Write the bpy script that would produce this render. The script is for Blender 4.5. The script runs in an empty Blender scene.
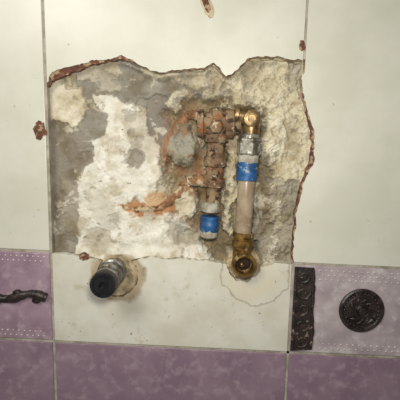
import bpy, bmesh, math, random
import numpy as np
from mathutils import Vector, Matrix, noise
random.seed(4)
sc = bpy.context.scene
sc.view_settings.view_transform = 'Standard'
sc.view_settings.look = 'None'

# ------------------------------------------------------------------ camera
pitch = math.radians(8.0); roll = math.radians(2.0)
fwd = Vector((0, math.cos(pitch), -math.sin(pitch)))
r0 = Vector((1, 0, 0)); u0 = r0.cross(fwd)
right = r0*math.cos(roll) + u0*math.sin(roll)
up = -r0*math.sin(roll) + u0*math.cos(roll)
CAM = Vector((0, 0, 1.2)) - fwd*0.4
cd = bpy.data.cameras.new('camera'); cam = bpy.data.objects.new('camera', cd)
sc.collection.objects.link(cam)
m = Matrix((right, up, -fwd)).transposed().to_4x4(); m.translation = CAM
cam.matrix_world = m
cd.sensor_width = 36; cd.lens = 36; cd.clip_start = 0.01
sc.camera = cam

def W(px, py, d=0.0):
    """survey point (mm-like measure on the wall) -> world, d = metres proud of tile face"""
    v = fwd + right*((px-200)/400) + up*((200-py)/400)
    t = (-d - CAM.y)/v.y
    return CAM + v*t

# ------------------------------------------------------------------ materials
def lin(c):
    return tuple(((x/255)/12.92 if x/255 <= 0.04045 else ((x/255+0.055)/1.055)**2.4) for x in c[:3]) + (1,)

def pmat(name, base, var=None, scale=60, rough=0.6, bump=0.3, bscale=300, bdist=0.001, metal=0.0,
         spots=None, vc=None, lo=0.4, hi=0.6, coat=0.0, detail=6, rings=None):
    mt = bpy.data.materials.new(name); mt.use_nodes = True
    nt = mt.node_tree; N = nt.nodes; L = nt.links
    b = N['Principled BSDF']; b.inputs['Roughness'].default_value = rough
    b.inputs['Metallic'].default_value = metal
    b.inputs['Coat Weight'].default_value = coat
    tc = N.new('ShaderNodeTexCoord')
    def nz(s, det=6, off=0, r=0.6):
        mp = N.new('ShaderNodeMapping'); mp.inputs['Location'].default_value = (off, off*1.7, -off)
        L.new(tc.outputs['Object'], mp.inputs['Vector'])
        n = N.new('ShaderNodeTexNoise'); n.inputs['Scale'].default_value = s
        n.inputs['Detail'].default_value = det; n.inputs['Roughness'].default_value = r
        L.new(mp.outputs[0], n.inputs['Vector']); return n
    def mix(f, a, c, typ='MIX'):
        x = N.new('ShaderNodeMix'); x.data_type = 'RGBA'; x.blend_type = typ
        if isinstance(f, float): x.inputs[0].default_value = f
        else: L.new(f, x.inputs[0])
        for i, v in ((6, a), (7, c)):
            if isinstance(v, tuple): x.inputs[i].default_value = v
            else: L.new(v, x.inputs[i])
        return x.outputs[2]
    def ramp(src, a, c, lo_=0.0, hi_=1.0):
        r = N.new('ShaderNodeMapRange'); r.inputs[1].default_value = a; r.inputs[2].default_value = c
        r.inputs[3].default_value = lo_; r.inputs[4].default_value = hi_
        L.new(src, r.inputs[0]); return r.outputs[0]
    def math_(op, a, c):
        x = N.new('ShaderNodeMath'); x.operation = op
        for i, v in ((0, a), (1, c)):
            if isinstance(v, (int, float)): x.inputs[i].default_value = v
            else: L.new(v, x.inputs[i])
        return x.outputs[0]
    if vc:
        a = N.new('ShaderNodeVertexColor'); a.layer_name = vc; col = a.outputs['Color']
    else: col = lin(base)
    if var:
        n = nz(scale, detail)
        v2 = lin(var)
        if vc:
            col = mix(ramp(n.outputs[0], lo, hi), col, mix(1.0, col, v2, 'MULTIPLY'))
        else:
            col = mix(ramp(n.outputs[0], lo, hi), col, v2)
    for k, s in enumerate(spots or []):
        n = nz(s[1], 3, 3.3+k*2)
        col = mix(ramp(n.outputs[0], s[2], s[2]+s[3]), col, lin(s[0]))
    # stains that ring a point on the tile: (point, radius, width, colour, strength)
    for k, (pt_, rad, wid, c_, stg) in enumerate(rings or []):
        vm = N.new('ShaderNodeVectorMath'); vm.operation = 'DISTANCE'
        L.new(tc.outputs['Object'], vm.inputs[0]); vm.inputs[1].default_value = pt_
        n = nz(60, 6, 7+k)
        d = math_('ADD', vm.outputs['Value'], math_('MULTIPLY', math_('SUBTRACT', n.outputs[0], 0.5), 0.018))
        dd = math_('ABSOLUTE', math_('SUBTRACT', d, rad), 0)
        f = ramp(dd, wid*0.3, wid, stg, 0.0)
        col = mix(f, col, lin(c_))
    if isinstance(col, tuple): b.inputs['Base Color'].default_value = col
    else: L.new(col, b.inputs['Base Color'])
    if bump:
        n = nz(bscale, 8, 1.0, 0.65)
        bp = N.new('ShaderNodeBump'); bp.inputs['Strength'].default_value = bump
        bp.inputs['Distance'].default_value = bdist
        L.new(n.outputs[0], bp.inputs['Height']); L.new(bp.outputs[0], b.inputs['Normal'])
    return mt

M_white = pmat('glazed_white', (203,202,188), (193,192,176), 12, 0.34, 0.10, 30, 0.0006,
               spots=[((150,135,100), 150, 0.71, 0.05)])
M_white2 = pmat('glazed_white_dirty', (205,203,190), (193,189,172), 22, 0.38, 0.12, 40, 0.0006,
               spots=[((110,92,66), 190, 0.68, 0.04), ((176,166,142), 45, 0.62, 0.14)],
               rings=[(W(118,276), 0.024, 0.006, (112,84,54), 0.9), (W(118,276), 0.020, 0.012, (188,174,146), 0.6),
                      (W(251,276), 0.018, 0.014, (200,191,168), 0.7), (W(256,272), 0.035, 0.0014, (130,116,94), 0.5)])
M_purple = pmat('glazed_mauve', (141,118,131), (128,105,119), 22, 0.34, 0.25, 220, 0.0006,
               spots=[((158,139,148), 90, 0.50, 0.25)])
M_border = pmat('glazed_border_mauve', (154,130,143), (134,110,124), 30, 0.30, 0.2, 200, 0.0006,
               spots=[((176,158,165), 70, 0.50, 0.25)])
M_border2 = pmat('glazed_border_pearl', (172,160,161), (152,139,143), 30, 0.28, 0.2, 200, 0.0006,
               spots=[((192,184,183), 80, 0.50, 0.25)])
M_bead = pmat('pearl_bead', (198,190,191), (174,163,167), 60, 0.3, 0)
M_bisc = pmat('terracotta_biscuit', (106,66,48), (78,49,37), 90, 0.9, 0.8, 500, spots=[((158,134,106), 200, 0.51, 0.08)])
M_bisc2 = pmat('pale_biscuit', (190,176,146), (150,132,102), 120, 0.9, 0.8, 500)
M_grout = pmat('grout', (170,164,148), (136,128,112), 60, 0.9, 0.5, 500)
M_black = pmat('dark_relief', (28,22,21), (54,43,39), 120, 0.33, 0.6, 400)
M_blackband = pmat('dark_band', (32,25,23), (54,41,37), 110, 0.45, 0.8, 300, spots=[((130,110,96), 170, 0.60, 0.06)])
M_plaster = pmat('broken_plaster', (200,190,170), (214,206,190), 60, 0.92, 0.6, 380, 0.0014, vc='Col',
                 spots=[((110,90,62), 260, 0.69, 0.05)], lo=0.45, hi=0.65)
M_rust = pmat('rusty_scale', (98,74,52), (138,116,86), 90, 0.8, 0.9, 340, 0.0016,
              spots=[((50,36,28), 150, 0.54, 0.07), ((178,166,138), 150, 0.62, 0.05), ((138,84,46), 110, 0.57, 0.08)])
M_orange = pmat('orange_rust', (150,110,74), (112,80,54), 120, 0.9, 1.0, 330, 0.002, spots=[((188,170,138), 100, 0.50, 0.08), ((82,58,40), 170, .6, .06)])
M_brass = pmat('aged_brass', (152,128,88), (98,78,50), 130, 0.36, 0.3, 320, 0.0005, metal=0.65,
               spots=[((180,168,136), 170, 0.62, 0.06)])
M_brass2 = pmat('bright_brass', (152,120,66), (92,68,36), 130, 0.34, 0.3, 320, 0.0005, metal=0.7,
               spots=[((190,174,136), 160, 0.62, 0.06)])
M_steel = pmat('nickel_nut', (152,150,140), (100,94,80), 140, 0.36, 0.4, 300, 0.0005, metal=0.5,
               spots=[((196,190,174), 150, 0.58, 0.06)])
M_chrome = pmat('chrome_stub', (178,178,174), (120,116,108), 120, 0.28, 0.2, 300, 0.0004, metal=0.85,
               spots=[((110,92,66), 150, 0.60, 0.06)])
M_blue = pmat('blue_tape', (34,84,134), (28,66,106), 120, 0.45, 0.5, 260, 0.001, spots=[((130,148,154), 170, 0.60, 0.06)])
M_pipe = pmat('dusty_plastic_pipe', (158,142,118), (138,119,96), 60, 0.28, 0.15, 300, spots=[((176,164,140), 100, 0.56, 0.10)], coat=0.3)
M_wcol = pmat('white_collar', (178,174,160), (140,132,114), 120, 0.6, 0.4, 300)
M_rubber = pmat('black_plastic', (18,18,20), (30,30,32), 100, 0.35, 0.1)
M_dark = pmat('painted_bore_shade', (26,18,12), (44,30,18), 100, 0.8, 0.3)  # near-black colour standing in for shade inside the open bore

# ------------------------------------------------------------------ mesh helpers
def mkobj(name, bm, mats, smooth=False, parent=None):
    me = bpy.data.meshes.new(name); bm.normal_update(); bm.to_mesh(me); bm.free()
    for q in (mats if isinstance(mats, list) else [mats]): me.materials.append(q)
    if smooth:
        for p in me.polygons: p.use_smooth = True
        try: me.set_sharp_from_angle(angle=math.radians(38))
        except Exception: pass
    o = bpy.data.objects.new(name, me); sc.collection.objects.link(o)
    if parent is not None:
        o.parent = parent
        o.matrix_parent_inverse = Matrix.Translation(-parent.location) if parent.type == 'EMPTY' else Matrix()
    return o
def empty(name, loc):
    e = bpy.data.objects.new(name, None); e.location = loc; e.empty_display_size = 0.01
    sc.collection.objects.link(e); return e

def prism(bm, poly, d0, d1, bevel=0.0, mi=0):
    f0 = [bm.verts.new(W(x, y, 0)+Vector((0,-d0,0))) for x, y in poly]
    f1 = [bm.verts.new(W(x, y, 0) + Vector((0, -d1, 0))) for x, y in poly]
    n = len(poly); faces = [bm.faces.new(f0), bm.faces.new(f1[::-1])]
    for i in range(n):
        j = (i+1) % n
        faces.append(bm.faces.new((f0[j], f0[i], f1[i], f1[j])))
    for f in faces: f.material_index = mi
    bmesh.ops.recalc_face_normals(bm, faces=faces)
    ed = [e for e in faces[0].edges]
    if bevel > 0:
        bmesh.ops.bevel(bm, geom=ed, offset=bevel, segments=2, affect='EDGES', profile=0.5)
def tri(bm):
    bmesh.ops.triangulate(bm, faces=[f for f in bm.faces if len(f.verts) > 4], ngon_method='EAR_CLIP')

def jag(pts, step=2.5, amp=1.2, seed=0.0):
    out = []
    for i in range(len(pts)-1):
        a = pts[i]; b = pts[i+1]
        L = math.hypot(b[0]-a[0], b[1]-a[1]); n = max(1, int(L/step))
        for k in range(n):
            t = k/n; x = a[0]+(b[0]-a[0])*t; y = a[1]+(b[1]-a[1])*t
            q = noise.noise_vector(Vector((x*0.22, y*0.22, seed)))*amp + noise.noise_vector(Vector((x*0.6, y*0.6, seed+5)))*amp*0.5
            out.append((x+q.x, y+q.y))
    out.append(tuple(pts[-1][:2])); return out

def frame(ax):
    ax = ax.normalized(); a = Vector((0, 0, 1)) if abs(ax.z) < 0.9 else Vector((0, 1, 0))
    u = ax.cross(a).normalized(); v = ax.cross(u).normalized(); return u, v

def lathe(bm, p, ax, prof, segs=32, rn=0.0, mi=0, ph=0.0, close=True):
    """prof: [(t mm, r mm)] along axis from p"""
    if rn > 0.05:   # subdivide profile so the corrosion noise has geometry to act on
        q = [prof[0]]
        for a, b_ in zip(prof, prof[1:]):
            n = max(1, int(abs(b_[0]-a[0])/1.2))
            for i in range(1, n+1): q.append((a[0]+(b_[0]-a[0])*i/n, a[1]+(b_[1]-a[1])*i/n))
        prof = q
    ax = ax.normalized(); u, v = frame(ax); rings = []
    for t, r in prof:
        ring = []
        for k in range(segs):
            a = 2*math.pi*k/segs+ph
            rr = r*0.001; c = p + ax*(t*0.001)
            q = c + (u*math.cos(a)+v*math.sin(a))*rr
            if rn:
                q = c + (q-c)*(1+rn*noise.fractal(q*170, 0.8, 2.0, 4))
            ring.append(bm.verts.new(q))
        rings.append(ring)
    fs = []
    for A, B in zip(rings, rings[1:]):
        for k in range(segs):
            j = (k+1) % segs; fs.append(bm.faces.new((A[k], A[j], B[j], B[k])))
    if close:
        fs.append(bm.faces.new(rings[0][::-1])); fs.append(bm.faces.new(rings[-1]))
    for f in fs: f.material_index = mi
    bmesh.ops.recalc_face_normals(bm, faces=fs)

def tube(bm, pts, rad, segs=16, rn=0.0, mi=0, sub=6):
    P = []; R = []
    n = len(pts)
    for i in range(n-1):
        p0 = pts[max(i-1, 0)]; p1 = pts[i]; p2 = pts[i+1]; p3 = pts[min(i+2, n-1)]
        for k in range(sub):
            t = k/sub
            P.append(0.5*((2*p1)+(p2-p0)*t+(2*p0-5*p1+4*p2-p3)*t*t+(3*p1-p0-3*p2+p3)*t**3))
            R.append(rad[i]+(rad[i+1]-rad[i])*t)
    P.append(pts[-1]); R.append(rad[-1])
    T = [(P[min(i+1, len(P)-1)]-P[max(i-1, 0)]).normalized() for i in range(len(P))]
    u, v = frame(T[0]); rings = []
    for c, r, t in zip(P, R, T):
        u = (u - t*u.dot(t)).normalized(); v = t.cross(u)
        ring = []
        for k in range(segs):
            a = 2*math.pi*k/segs
            dirn = u*math.cos(a)+v*math.sin(a)
            q = c+dirn*r*0.001
            if rn: q = c+dirn*r*0.001*(1+rn*noise.fractal(q*150, 0.8, 2.0, 4))
            ring.append(bm.verts.new(q))
        rings.append(ring)
    fs = []
    for A, B in zip(rings, rings[1:]):
        for k in range(segs):
            j = (k+1) % segs; fs.append(bm.faces.new((A[k], A[j], B[j], B[k])))
    fs.append(bm.faces.new(rings[0][::-1])); fs.append(bm.faces.new(rings[-1]))
    for f in fs: f.material_index = mi
    bmesh.ops.recalc_face_normals(bm, faces=fs)

# ------------------------------------------------------------------ tile layout
Lx = lambda y: 42.5+0.033*y
Rx = lambda y: 307.5-0.055*y
H1 = lambda x: 249.8+0.046*x
H2 = lambda x: 338.8+0.048*x
def X(V, H, dv=0, dh=0):
    x = V(250)
    for _ in range(6): x = V(H(x)+dh)+dv
    return (x, H(x)+dh)
g = 1.3
FL = lambda y: -170.0
FR = lambda y: 540.0
T0 = lambda x: -150.0
T3 = lambda x: 560.0

# cavity outline (inner edge of the remaining tile), with chipped-glaze width
top = [(47,87,4),(50,81,6),(58,77,7),(68,74,6),(80,69,4.5),(92,64,3.5),(108,61,1.6),(122,58,2.4),(130,60,1.6),(137,64,.8),(150,70,.5),(160,73,.5),
       (172,71,.5),(190,69,.5),(204,69,.5),(209,65,.6),(213,63,.6),(219,67,.6),(226,76,.6),(233,74,.8),(240,67,.8),(248,59,.8),(262,57,.6),(276,57,.8),(290,60,.5),(304,61,.5)]
rgt = [(304,61,.8),(301,78,.8),(302,92,1),(305,105,.8),(309,118,1),(312,132,2.6),(313,146,1.4),(311,160,3),(306,172,3.2),(302.5,182,1),(299.5,192,2.4),(297,204,1.4),(295,214,.8),(295,225,.6),(293,240,.6),(292.6,262,.6)]
top_in = [(x,y) for x,y,c in top]; top_out = [(x,y-c*1.1) for x,y,c in top]
rgt_in = [(x,y) for x,y,c in rgt]; rgt_out = [(x+c*1.1,y) for x,y,c in rgt]
def arc(cx, cy, r, a0, a1, n=14):
    return [(cx+r*math.cos(math.radians(a0+(a1-a0)*i/n)), cy+r*math.sin(math.radians(a0+(a1-a0)*i/n))) for i in range(n+1)]
bot = [X(Lx,H1,g,g), (66,254), (80,256)] + arc(117,276,21,225,-45,16) + [(150,257),(165,260),(180,258.5),(200,261),(212,261),(222,264)] + arc(244,265,17,180,10,12) + [(268,266),(276,263), X(Rx,H1,-g,g)]

hole = top_in + rgt_in[1:] + bot[::-1]

def tile(name, poly, mat, bev=0.0007):
    bm = bmesh.new(); prism(bm, poly, 0, -0.008, bev); tri(bm)
    return mkobj(name, bm, mat)
tl = tile('ceramic_wall_tile', [X(FL,T0), X(Lx,T0,-g), X(Lx,H1,-g,-g), X(FL,H1,0,-g)], M_white)
redL = W(128,60).x; redR = W(296,150).x; redZ = W(300,112).z
def broken(name, outer, ji, jo, mat):
    bm = bmesh.new()
    prism(bm, outer+jo, 0.0, -0.0011, 0, 0)
    prism(bm, outer+ji, -0.0011, -0.008, 0, 1)
    tri(bm)
    for f in bm.faces:
        if f.material_index == 1 and len(f.verts) == 4:
            c = f.calc_center_median()
            if not (c.x < redL or (c.x > redR and c.z < redZ)): f.material_index = 2
    return mkobj(name, bm, [mat, M_bisc, M_bisc2])
ji = jag(top_in[::-1], 2.2, 1.6, 1); jo = jag(top_out[::-1], 2.2, 1.6, 1.25)
fix = lambda L_: [(max(x, Lx(y)+g), y) if x < 175 else (min(x, Rx(y)-g), y) for x, y in L_]
tc_ = broken('ceramic_wall_tile', [X(Lx,T0,g), X(Rx,T0,-g)], fix(ji), fix(jo), M_white)
e_r = [(540, -150), (540, H1(540)-g), X(Rx,H1,g,-g)]
s_r = [X(Rx,T0,g)]
ji = jag(rgt_in[::-1], 2.2, 1.5, 3); jo = jag(rgt_out[::-1], 2.2, 1.7, 3.3)
rj = lambda L_: [(max(x, Rx(y)+g), y) if y < 75 else (x, y) for x, y in L_ if y < H1(x)-2*g]
tr = broken('ceramic_wall_tile', s_r+e_r, rj(ji), rj(jo), M_white)
def bandpoly(VA, VB, H_a, H_b, da, db):
    return [X(VA,H_a,da,g), X(VB,H_a,db,g), X(VB,H_b,db,-g), X(VA,H_b,da,-g)]
bl = tile('decorative_border_tile', bandpoly(FL,Lx,H1,H2,0,-g), M_border)
br = tile('decorative_border_tile', bandpoly(Rx,FR,H1,H2,g,0), M_border2)
bm = bmesh.new()
bj = [bot[0]]+jag(bot[1:-1], 2.0, 1.9, 4)+[bot[-1]]
prism(bm, bj+[X(Rx,H2,-g,-g), X(Lx,H2,g,-g)], 0, -0.008); tri(bm)
bc = mkobj('ceramic_wall_tile', bm, M_white2)
for VA, VB, da, db in ((FL,Lx,0,-g),(Lx,Rx,g,-g),(Rx,FR,g,0)):
    tile('mauve_wall_tile', [X(VA,H2,da,g), X(VB,H2,db,g), X(VB,T3,db,0), X(VA,T3,da,0)], M_purple)

# grout strips
bm = bmesh.new()
def strip(a, b, w=1.22, axis='v'):
    if axis == 'v': p = [(a[0]-w,a[1]),(a[0]+w,a[1]),(b[0]+w,b[1]),(b[0]-w,b[1])]
    else: p = [(a[0],a[1]-w),(b[0],b[1]-w),(b[0],b[1]+w),(a[0],a[1]+w)]
    prism(bm, p, -0.001, -0.0079)
strip((Lx(-150),-150),(Lx(560),560)); strip((Rx(-150),-150),(Rx(59),59)); strip((Rx(264),264),(Rx(560),560))
strip((-170,H1(-170)),(Lx(251)-1,H1(50)),axis='h'); strip((Rx(262)+1,H1(293)),(540,H1(540)),axis='h')
strip((-170,H2(-170)),(540,H2(540)),axis='h')
mkobj('tile_grout', bm, M_grout)

def blob(name, cx, cy, rx, ry, mat, d=0.0005, amp=0.3, seed=0, parent=None, rot=0, n=40):
    pts = []
    for k in range(n):
        a = 2*math.pi*k/n
        s = 1+amp*noise.fractal(Vector((math.cos(a)*1.5, math.sin(a)*1.5, seed)), 0.8, 2.0, 4)
        x = rx*math.cos(a)*s; y = ry*math.sin(a)*s
        pts.append((cx+x*math.cos(rot)-y*math.sin(rot), cy+x*math.sin(rot)+y*math.cos(rot)))
    bm = bmesh.new(); prism(bm, pts, d, -0.0002); tri(bm)
    return mkobj(name, bm, mat, parent=parent)
blob('chip_1', 40,130,6.2,9,M_bisc,seed=2,parent=tl)
blob('chip_2', 207,6,5.5,12,M_bisc2,seed=5,parent=tc_,rot=-.4)
blob('chip_2b', 206,4,3.4,9,M_bisc,seed=8,parent=tc_,d=0.0008,rot=-.4)
blob('chip_3', 302,46,3,6,M_bisc,seed=11,parent=tc_)
blob('chip_4', 84,256.5,5,4,M_bisc,seed=12,parent=bc)

# ------------------------------------------------------------------ wall substrate with broken-out cavity
x0, x1, y0, y1, st = 30, 332, 40, 312, 0.7
xs = np.arange(x0, x1+0.01, st); ys = np.arange(y0, y1+0.01, st)
GX, GY = np.meshgrid(xs, ys); ny, nx = GX.shape
def fr(s, seed, oct_=5, h=0.7):
    o = np.empty(GX.size)
    fx = GX.ravel()*s; fy = GY.ravel()*s
    for i in range(o.size): o[i] = noise.fractal(Vector((fx[i], fy[i], seed)), h, 2.0, oct_)
    return o.reshape(GX.shape)
nA = fr(0.05, 1.3, 6); nB = fr(0.05, 9.1, 6); nC = fr(0.09, 4.2, 6, 0.5); nD = fr(0.035, 14.2, 6, 0.6)
wx = GX+nA*7; wy = GY+nB*7
def inside(poly, X_, Y_):
    c = np.zeros(X_.shape, bool); n = len(poly)
    for i in range(n):
        xa, ya = poly[i]; xb, yb = poly[(i+1) % n]
        if ya == yb: continue
        t = ((ya > Y_) != (yb > Y_)) & (X_ < (xb-xa)*(Y_-ya)/(yb-ya)+xa)
        c ^= t
    return c
def sdist(poly, X_, Y_):
    d = np.full(X_.shape, 1e9); n = len(poly)
    for i in range(n):
        xa, ya = poly[i]; xb, yb = poly[(i+1) % n]
        dx, dy = xb-xa, yb-ya; l = dx*dx+dy*dy+1e-9
        t = np.clip(((X_-xa)*dx+(Y_-ya)*dy)/l, 0, 1)
        d = np.minimum(d, np.hypot(X_-xa-t*dx, Y_-ya-t*dy))
    return np.where(inside(poly, X_, Y_), d, -d)
col = np.empty(GX.shape+(3,)); col[:] = lin((170,161,139))[:3]
hgt = np.full(GX.shape, -12.0)
patches = [
 ([(75,60),(120,50),(165,60),(207,60),(205,100),(168,122),(150,112),(125,100),(100,95),(80,100)], (134,129,117), -10.5, 1.0),
 ([(136,52),(205,54),(214,86),(196,88),(172,80),(150,82)], (178,169,147), -8.5, 1.2),
 ([(40,122),(70,122),(90,108),(108,120),(86,142),(88,160),(74,178),(72,205),(88,262),(40,262)], (132,124,110), -10.5, 1.0),
 ([(40,84),(56,74),(70,84),(86,98),(88,112),(68,125),(40,122)], (204,196,174), -7.8, .9),
 ([(64,70),(90,58),(118,56),(124,70),(98,76),(80,80)], (178,170,151), -8.4, 1.0),
 ([(95,92),(122,98),(142,112),(136,130),(158,150),(163,180),(150,200),(185,218),(196,240),(218,266),(76,266),(68,232),(70,190),(88,158),(82,142),(104,130)], (209,205,191), -8.2, .9),
 ([(118,118),(135,112),(160,122),(164,150),(150,160),(128,150)], (188,182,165), -9.6, 1.2),
 ([(78,124),(92,110),(108,118),(106,132),(88,142)], (136,131,118), -10.2, 1.0),
 ([(122,152),(138,148),(146,160),(134,170),(122,166)], (142,136,123), -9.8, .8),
 ([(98,76),(112,74),(120,84),(108,92),(98,88)], (166,159,142), -9.0, .8),
 ([(144,96),(172,88),(186,108),(168,128),(162,150),(148,140)], (122,116,105), -13, 1.2),
 ([(166,96),(186,90),(200,102),(188,116),(172,112)], (192,185,164), -9.5, 1),
 ([(84,188),(110,200),(120,216),(112,226),(86,220)], (196,190,174), -7.4, 1.2),
 ([(90,160),(104,150),(110,176),(96,186)], (218,214,203), -7.6, 1),
 ([(84,232),(108,228),(120,244),(98,254),(82,250)], (184,177,160), -9.4, 1),
 ([(165,112),(200,95),(262,92),(266,150),(266,262),(222,275),(205,252),(194,228),(172,204),(163,162)], (152,137,107), -24, 4),
 ([(225,82),(240,50),(315,50),(318,130),(306,195),(272,196),(262,156),(264,106),(232,100)], (189,180,154), -10.5, 3),
 ([(240,60),(268,58),(264,76),(246,84)], (168,158,134), -12.5, 1.5),
 ([(268,100),(284,96),(290,130),(280,160),(270,150)], (202,195,172), -7, 4),
 ([(286,120),(302,112),(304,160),(292,176)], (176,166,141), -12, 1.5),
 ([(252,190),(306,184),(300,270),(256,270)], (148,140,122), -13, 2),
 ([(264,200),(278,196),(284,222),(272,236)], (172,164,142), -10.5, 1.5),
 ([(222,92),(236,112),(238,200),(232,240),(224,230),(226,160)], (192,181,152), -15, 2),
 ([(262,160),(272,158),(276,200),(268,240),(260,240)], (132,120,98), -17, 2),
 ([(162,134),(170,120),(184,110),(192,113),(178,128),(171,148),(166,168),(161,165)], (148,108,80), -14, 2),
 ([(172,128),(190,124),(200,140),(196,160),(180,168),(168,160)], (144,140,123), -8, 5),
 ([(116,204),(140,204),(164,196),(184,180),(194,192),(172,214),(135,220)], (170,122,82), -10, 2),
 ([(140,196),(165,192),(172,200),(150,208)], (188,158,122), -8.5, 2),
 ([(172,196),(192,190),(202,208),(194,224),(178,222)], (192,183,160), -8.5, 3),
 ([(164,224),(188,226),(200,246),(182,250),(168,240)], (166,160,143), -9.6, 1.2),
 ([(112,228),(160,232),(164,246),(120,250)], (214,211,198), -7, 2),
 ([(62,180),(76,182),(74,240),(60,240)], (150,141,124), -9.4, 1.5),
]
for poly, c, h, sft in patches:
    s = sdist(poly, wx, wy)+nC*0.9
    mk = 1/(1+np.exp(-s/(sft*0.5)))
    mc = 1/(1+np.exp(-s/0.5))
    cc = np.array(lin(c)[:3])
    col = col*(1-mc[..., None])+cc*mc[..., None]
    hgt = hgt*(1-mk)+h*mk
fl = 1/(1+np.exp(-(nD-0.50)*60))
col = col*(1-fl[..., None]*0.6)+np.array(lin((144,138,124))[:3])*fl[..., None]*0.6
hgt -= fl*1.2
fl = 1/(1+np.exp((nD+0.55)*60))
col = col*(1-fl[..., None]*0.6)+np.array(lin((204,197,179))[:3])*fl[..., None]*0.6
hgt += fl*0.8
rough_zone = 1/(1+np.exp(-(GX-190)/14))
hgt += nC*(0.22+1.1*rough_zone) + nA*(0.9+3.6*rough_zone) + nB*0.6
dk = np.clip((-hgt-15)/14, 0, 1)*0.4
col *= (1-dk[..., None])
col *= (1+0.09*nC)[..., None]
rp = np.exp(-(((GX-198)/38)**2+((GY-165)/64)**2))*np.clip(nB*2.6-.05, 0, 1)
col = col*(1-rp[..., None])+np.array(lin((130,94,62))[:3])*rp[..., None]
for cx, cy, r in ((118,277,22),(244,266,18)):
    dd = np.hypot(GX-cx, GY-cy); q = np.clip((r+3-dd)/4, 0, 1)*(GY > 256)
    hgt = hgt*(1-q)+(-4+nC*1.2-(r-dd)*0.22)*q
    col = col*(1-q[..., None])+(np.array(lin((166,150,120))[:3])*(1+0.5*nC[..., None]))*q[..., None]
sh = sdist(hole, GX, GY)
k = np.clip((sh-0.3)/2, 0, 1)
hgt = np.minimum(hgt, -8.4*(1-k)+20*k)
edge_up = np.exp(-((sh-3)/3.0)**2)*(GY < 110)*(GX > 120)
hgt += edge_up*(4.5+2*nB)
edge_dn = np.exp(-((sh-1)/6.0)**2)*(GY > 235)*(GX < 225)
hgt += edge_dn*5.0
hgt = np.clip(hgt, -34, -1.5)
hgt = np.where(sh < 0, -8.4, hgt)
col = np.clip(col, 0.005, 0.95)
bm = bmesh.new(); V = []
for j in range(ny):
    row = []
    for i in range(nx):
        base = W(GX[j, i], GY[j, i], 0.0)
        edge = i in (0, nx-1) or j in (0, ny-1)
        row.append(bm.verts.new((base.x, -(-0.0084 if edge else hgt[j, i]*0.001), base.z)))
    V.append(row)
for j in range(ny-1):
    for i in range(nx-1):
        bm.faces.new((V[j][i], V[j+1][i], V[j+1][i+1], V[j][i+1])).smooth = True
xm, ym = xs[-1], ys[-1]
def fl_(px, py, y=0.0084):
    b = W(px, py, 0); return bm.verts.new((b.x, y, b.z))
xmin, xmax, ymin, ymax = -170, 540, -150, 560
for q in ([(xmin,ymin),(xmin,y0),(xmax,y0),(xmax,ymin)], [(xmin,ym),(xmin,ymax),(xmax,ymax),(xmax,ym)],
          [(xmin,y0),(xmin,ym),(x0,ym),(x0,y0)], [(xm,y0),(xm,ym),(xmax,ym),(xmax,y0)]):
    bm.faces.new([fl_(*p) for p in q])
co = [(xmin,ymin),(xmin,ymax),(xmax,ymax),(xmax,ymin)]
A = [fl_(*p) for p in co]; B = [fl_(*p, 0.1) for p in co]
for i in range(4): bm.faces.new((A[i], A[(i+1) % 4], B[(i+1) % 4], B[i]))
bm.faces.new(B[::-1])
nv = nx*ny
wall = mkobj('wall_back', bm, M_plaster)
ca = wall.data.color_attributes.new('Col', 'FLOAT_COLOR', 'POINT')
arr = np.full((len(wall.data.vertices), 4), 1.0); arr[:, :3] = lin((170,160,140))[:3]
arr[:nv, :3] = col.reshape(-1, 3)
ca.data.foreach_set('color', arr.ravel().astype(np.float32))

# ------------------------------------------------------------------ corroded concealed valve (left riser)
dn = lambda a, b, d: (W(b[0], b[1], d)-W(a[0], a[1], d))
e = empty('corroded_pipe_valve', W(215,150,-0.01))
bm = bmesh.new()
p = W(197,124,-0.008); ax = dn((197,124),(240,124),-0.008)
lathe(bm, p, ax, [(0,8),(0.5,13.5),(6,14.5),(7,12),(14,12.5),(20,13.5),(27,12.5),(28,14.5),(36,14.5),(37,11.5),(43,9)], 48, 0.12)
mkobj('valve_body', bm, M_rust, True, e)
bm = bmesh.new()
tube(bm, [W(200,116,-0.013), W(190,115,-0.017), W(181,120,-0.020), W(174,132,-0.021)], [5.5,4.5,3,2], 18, 0.35)
mkobj('left_inlet_stub', bm, M_orange, True, e)
bm = bmesh.new()
p = W(217,130,-0.01); ax = dn((217,130),(213,206),-0.01)
lathe(bm, p, ax, [(0,11),(12,11.5),(13,8.8),(26,8.5),(27,11.2),(36,11.5),(37,8.8),(48,8.5),(49,10.5),(57,10.5),(58,8),(74,7.5)], 40, 0.15)
mkobj('down_pipe', bm, M_rust, True, e)
bm = bmesh.new()
lathe(bm, W(217,108,-0.004), dn((217,108),(217,135),-0.004), [(0,6),(1,8),(8,8.5),(12,6)], 6, 0.06)
lathe(bm, W(216,127,-0.003), Vector((0,-1,0)), [(0,8),(8,7.5),(10,6),(10.5,2)], 6, 0.06)
mkobj('valve_bonnet', bm, M_rust, True, e)
bm = bmesh.new()
tube(bm, [W(214,184,-0.012), W(200,180,-0.013), W(188,181,-0.016)], [6,6.5,4.5], 18, 0.25)
tube(bm, [W(188,184,-0.015), W(172,200,-0.0125), W(154,208,-0.012), W(138,209,-0.012), W(122,206,-0.013)], [4,5,4.2,4.2,2.6], 22, 0.5)
mkobj('side_branch', bm, M_orange, True, e)
bm = bmesh.new()
ax = dn((211,202),(208,240),-0.008)
lathe(bm, W(211,202,-0.008), ax, [(0,7.5),(1,9.2),(9,9.6),(10,9)], 8, 0.03)
lathe(bm, W(209.5,222,-0.008), ax, [(6,8.4),(7,9.2),(15,8.7),(17,6),(17.5,2)], 28, 0.05)
mkobj('lower_collar', bm, M_wcol, True, e)
bm = bmesh.new()
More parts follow.
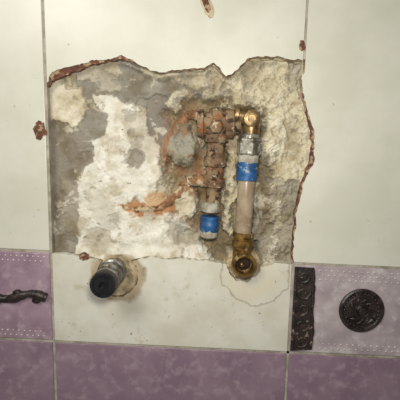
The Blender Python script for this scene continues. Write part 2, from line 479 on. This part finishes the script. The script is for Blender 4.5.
lathe(bm, W(210.2,216,-0.008), ax, [(0,9),(1,9.8),(5,9.4),(9,10),(13,9.7),(16,9)], 28, 0.06)
mkobj('blue_tape_wrap', bm, M_blue, True, e)

# ------------------------------------------------------------------ right supply pipe
e = empty('water_supply_pipe', W(247,190,-0.004))
D = -0.004
bm = bmesh.new()
lathe(bm, W(234,114,D), dn((234,114),(250,118),D), [(0,9),(1,10.5),(4,10.5),(5,8),(14,7.8)], 28, 0.03)
tube(bm, [W(244,116.5,D), W(249,118,D), W(251.5,124,D), W(250.5,143,D)], [8,8.8,8.4,8], 24, 0.02)
lathe(bm, W(251,119,D), Vector((0,-1,0)), [(0,8.8),(7,8.6),(9,7.6),(9.8,5),(9.8,4.2),(9.0,3.8),(9.0,1)], 28, 0.02)
mkobj('brass_elbow', bm, M_brass, True, e)
bm = bmesh.new()
ax = dn((250,136),(243,236),D)
lathe(bm, W(249.8,138,D), ax, [(0,9.5),(1,11.2),(3,11.4),(3.5,10),(4.5,10),(5,12.4),(15,12.4),(17,11),(17.5,9)], 6, 0.0, ph=0.35)
lathe(bm, W(250,134,D), ax, [(0,8.5),(1,10),(4,10),(5,9)], 28, 0.03)
mkobj('compression_nut', bm, M_steel, False, e)
bm = bmesh.new()
lathe(bm, W(248.5,154,D), ax, [(0,9),(1,10.2),(9,10.2),(10,9.5)], 28, 0.02)
mkobj('white_collar', bm, M_wcol, True, e)
bm = bmesh.new()
lathe(bm, W(247.8,162,D), ax, [(0,10),(0.6,10.4),(6,10.2),(10,10.8),(15,10.4),(18,10.2),(18.5,9)], 32, 0.06)
mkobj('blue_tape_wrap', bm, M_blue, True, e)
bm = bmesh.new()
lathe(bm, W(247,178,D), ax, [(0,8.3),(1,8.5),(56,8.3),(57,8)], 32, 0.02)
mkobj('plastic_pipe', bm, M_pipe, True, e)
bm = bmesh.new()
lathe(bm, W(243.5,232,D), ax, [(0,9),(1,10.4),(5,10.6),(6,9.4),(7,9.4),(8,10.8),(14,10.8),(15,9.5),(26,9.5)], 12, 0.01)
mkobj('brass_ferrule_nut', bm, M_brass2, False, e)
bm = bmesh.new()
prof = [(-14,10),(-4,11.2),(3,11.6),(4,10.6),(5,10.6),(6,12.2),(12,12.4),(13.5,11.4),(13.6,9.2),(11,8.4),(2,8)]
lathe(bm, W(243,262,0), Vector((0,-1,0)), prof, 36, 0.02, close=False)
lathe(bm, W(243,262,0), Vector((0,-1,0)), sum([[(3+i*1.3,8.1),(3.6+i*1.3,7.4)] for i in range(6)], []), 32, 0, close=False)
mkobj('brass_outlet_elbow', bm, M_brass2, True, e)
bm = bmesh.new()
lathe(bm, W(243,262,0), Vector((0,-1,0)), [(-2,8.2),(1,8.2),(2.2,6.6),(2.2,3)], 24, 0.04)  # dark disc paints the shade of the open bore, no real plug here
lathe(bm, W(241,264,0), Vector((0.1,-1,0.2)), [(1,3),(6,2.6),(7,1.2)], 12, 0.04, mi=1)
mkobj('bore_shade_insert', bm, [M_dark, M_brass2], True, e)

# ------------------------------------------------------------------ capped outlet (black plug on stub)
e = empty('capped_pipe_outlet', W(113,273,0))
c = W(113,271,0); o = Vector((0,-1,0))
bm = bmesh.new()
lathe(bm, c, o, [(-8,13),(0,13),(3,13.6),(6,13.6),(7,12.2),(14,12.2),(15,13),(20,13),(21,11.8),(28,11.8),(29,12.6),(33,12.6)], 36, 0.015)
mkobj('pipe_stub', bm, M_chrome, True, e)
bm = bmesh.new()
lathe(bm, c, o, [(33,10),(33.2,12.4),(42,12.4),(43.5,11.7),(43.6,9.0),(42.4,8.6),(42.4,5.0),(43.8,4.7),(43.8,3.6),(40,3.2),(40,0.5)], 40)
for k in range(28):
    a = 2*math.pi*k/28
    q = c+Vector((math.cos(a)*0.0121, -0.0335, math.sin(a)*0.0121))
    lathe(bm, q, o, [(0,.6),(8.5,.6),(9,.3)], 8)
mkobj('black_plug', bm, M_rubber, True, e)

# ------------------------------------------------------------------ border ornaments
def pt(x, y, d): return W(x, y, 0)+Vector((0, -d, 0))
bm = bmesh.new(); c = W(361,310,0)
lathe(bm, c, o, [(0,23.2),(2.4,23.2),(3.4,21.8),(3.2,19.8),(1.9,18.8),(1.8,16.6),(2.8,15.8),(3,14.6),(2.0,13.6),(2.0,8.4),(3.0,8),(3.4,6.6),(2.4,5.8),(2.8,5.2),(5.0,4.2),(5.6,2.2),(5.8,0.3)], 56)
for k in range(26):
    a = 2*math.pi*k/26
    q = c+Vector((math.cos(a)*0.0178, -0.0016, math.sin(a)*0.0178))
    bmesh.ops.create_uvsphere(bm, u_segments=8, v_segments=5, radius=0.0013, matrix=Matrix.Translation(q))
for k in range(10):
    a0 = 2*math.pi*k/10
    P = [c+Vector((math.cos(a0+t*0.5)*(0.0142-t*0.006), -0.0028, math.sin(a0+t*0.5)*(0.0142-t*0.006))) for t in (0,.35,.7,1)]
    tube(bm, P, [0.7,1.6,1.2,.6], 8, sub=3)
mkobj('medallion', bm, M_black, True, br)
bm = bmesh.new()
poly = [(Rx(266)+1.8,266.5)]+jag([(314.5,267.5),(315,290),(313,310),(314,330),(311,349)],3,.8,2)+[(Rx(350)+1.8,350)]
prism(bm, poly, 0.0016, -0.0005)
tri(bm)
for i, yy in enumerate((276,292,308,324,340)):
    cx = 303.5-i*0.6; s = 1 if i % 2 else -1
    P = [pt(cx+s*(7.5-t*.9)*math.cos(t*1.15), yy+(6.8-t*.8)*math.sin(t*1.15), 0.0022) for t in range(7)]
    tube(bm, P, [1.3,1.6,1.6,1.5,1.3,1.1,1.3], 8, 0.1, sub=4)
tube(bm, [pt(296-(y-268)*.05, y, .002) for y in range(268,349,10)], [1.2]*9, 8, .1, sub=3)
tube(bm, [pt(313-(y-268)*.03, y, .002) for y in range(268,349,10)], [1.2]*9, 8, .1, sub=3)
mkobj('dark_relief_band', bm, M_blackband, True, br)
bm = bmesh.new()
P = []; R = []
for i in range(34):
    x = 47-i*6.4
    P.append(pt(x, 296+2.6*math.sin(i*0.85+2.6), 0.0010)); R.append(4.6+0.8*math.sin(i*1.7))
tube(bm, P, R, 12, 0.12, sub=5)
for i in range(0, 34, 3):
    x = 42-i*6.4; s = -1 if i % 2 else 1
    tube(bm, [pt(x,296,.001), pt(x-4,296+s*4,.0014), pt(x-9,296+s*4,.001)], [2.6,3.4,1.6], 8, .1, sub=3)
mkobj('vine_relief', bm, M_black, True, bl)
def beads(rows, xa, xb, dx, name, par, r=0.0010):
    bm = bmesh.new()
    for off, Hf, ph in rows:
        x = xa+ph
        while x < xb:
            q = W(x, Hf(x)+off, 0)
            bmesh.ops.create_uvsphere(bm, u_segments=8, v_segments=5, radius=r, matrix=Matrix.Translation(q))
            x += dx
    mkobj(name, bm, M_bead, True, par)
beads([(6,H1,0),(10.5,H1,3),(15,H1,0),(-6,H2,0),(-10.5,H2,3)], 320, 535, 6, 'bead_rows', br)
beads([(5,H1,0),(9.5,H1,2.5),(-5,H2,0),(-9.5,H2,2.5)], -165, 46, 5.5, 'bead_rows', bl)

# ------------------------------------------------------------------ light
def area(name, loc, tgt, size, power, colr):
    ld = bpy.data.lights.new(name, 'AREA'); ld.size = size; ld.energy = power; ld.color = colr
    ob = bpy.data.objects.new(name, ld); sc.collection.objects.link(ob); ob.location = loc
    ob.rotation_euler = (Vector(tgt)-Vector(loc)).to_track_quat('-Z', 'Y').to_euler()
area('ceiling_lamp', (-0.36,-0.55,1.64), (-0.02,0,1.22), 0.26, 3.2, (1,0.965,0.895))
area('phone_lamp', (0.00,-0.33,1.28), (0,0,1.225), 0.05, 1.1, (1,0.97,0.905))
w = bpy.data.worlds.new('world'); sc.world = w; w.use_nodes = True
w.node_tree.nodes['Background'].inputs[0].default_value = (1.0,0.985,0.96,1)
w.node_tree.nodes['Background'].inputs[1].default_value = 0.13
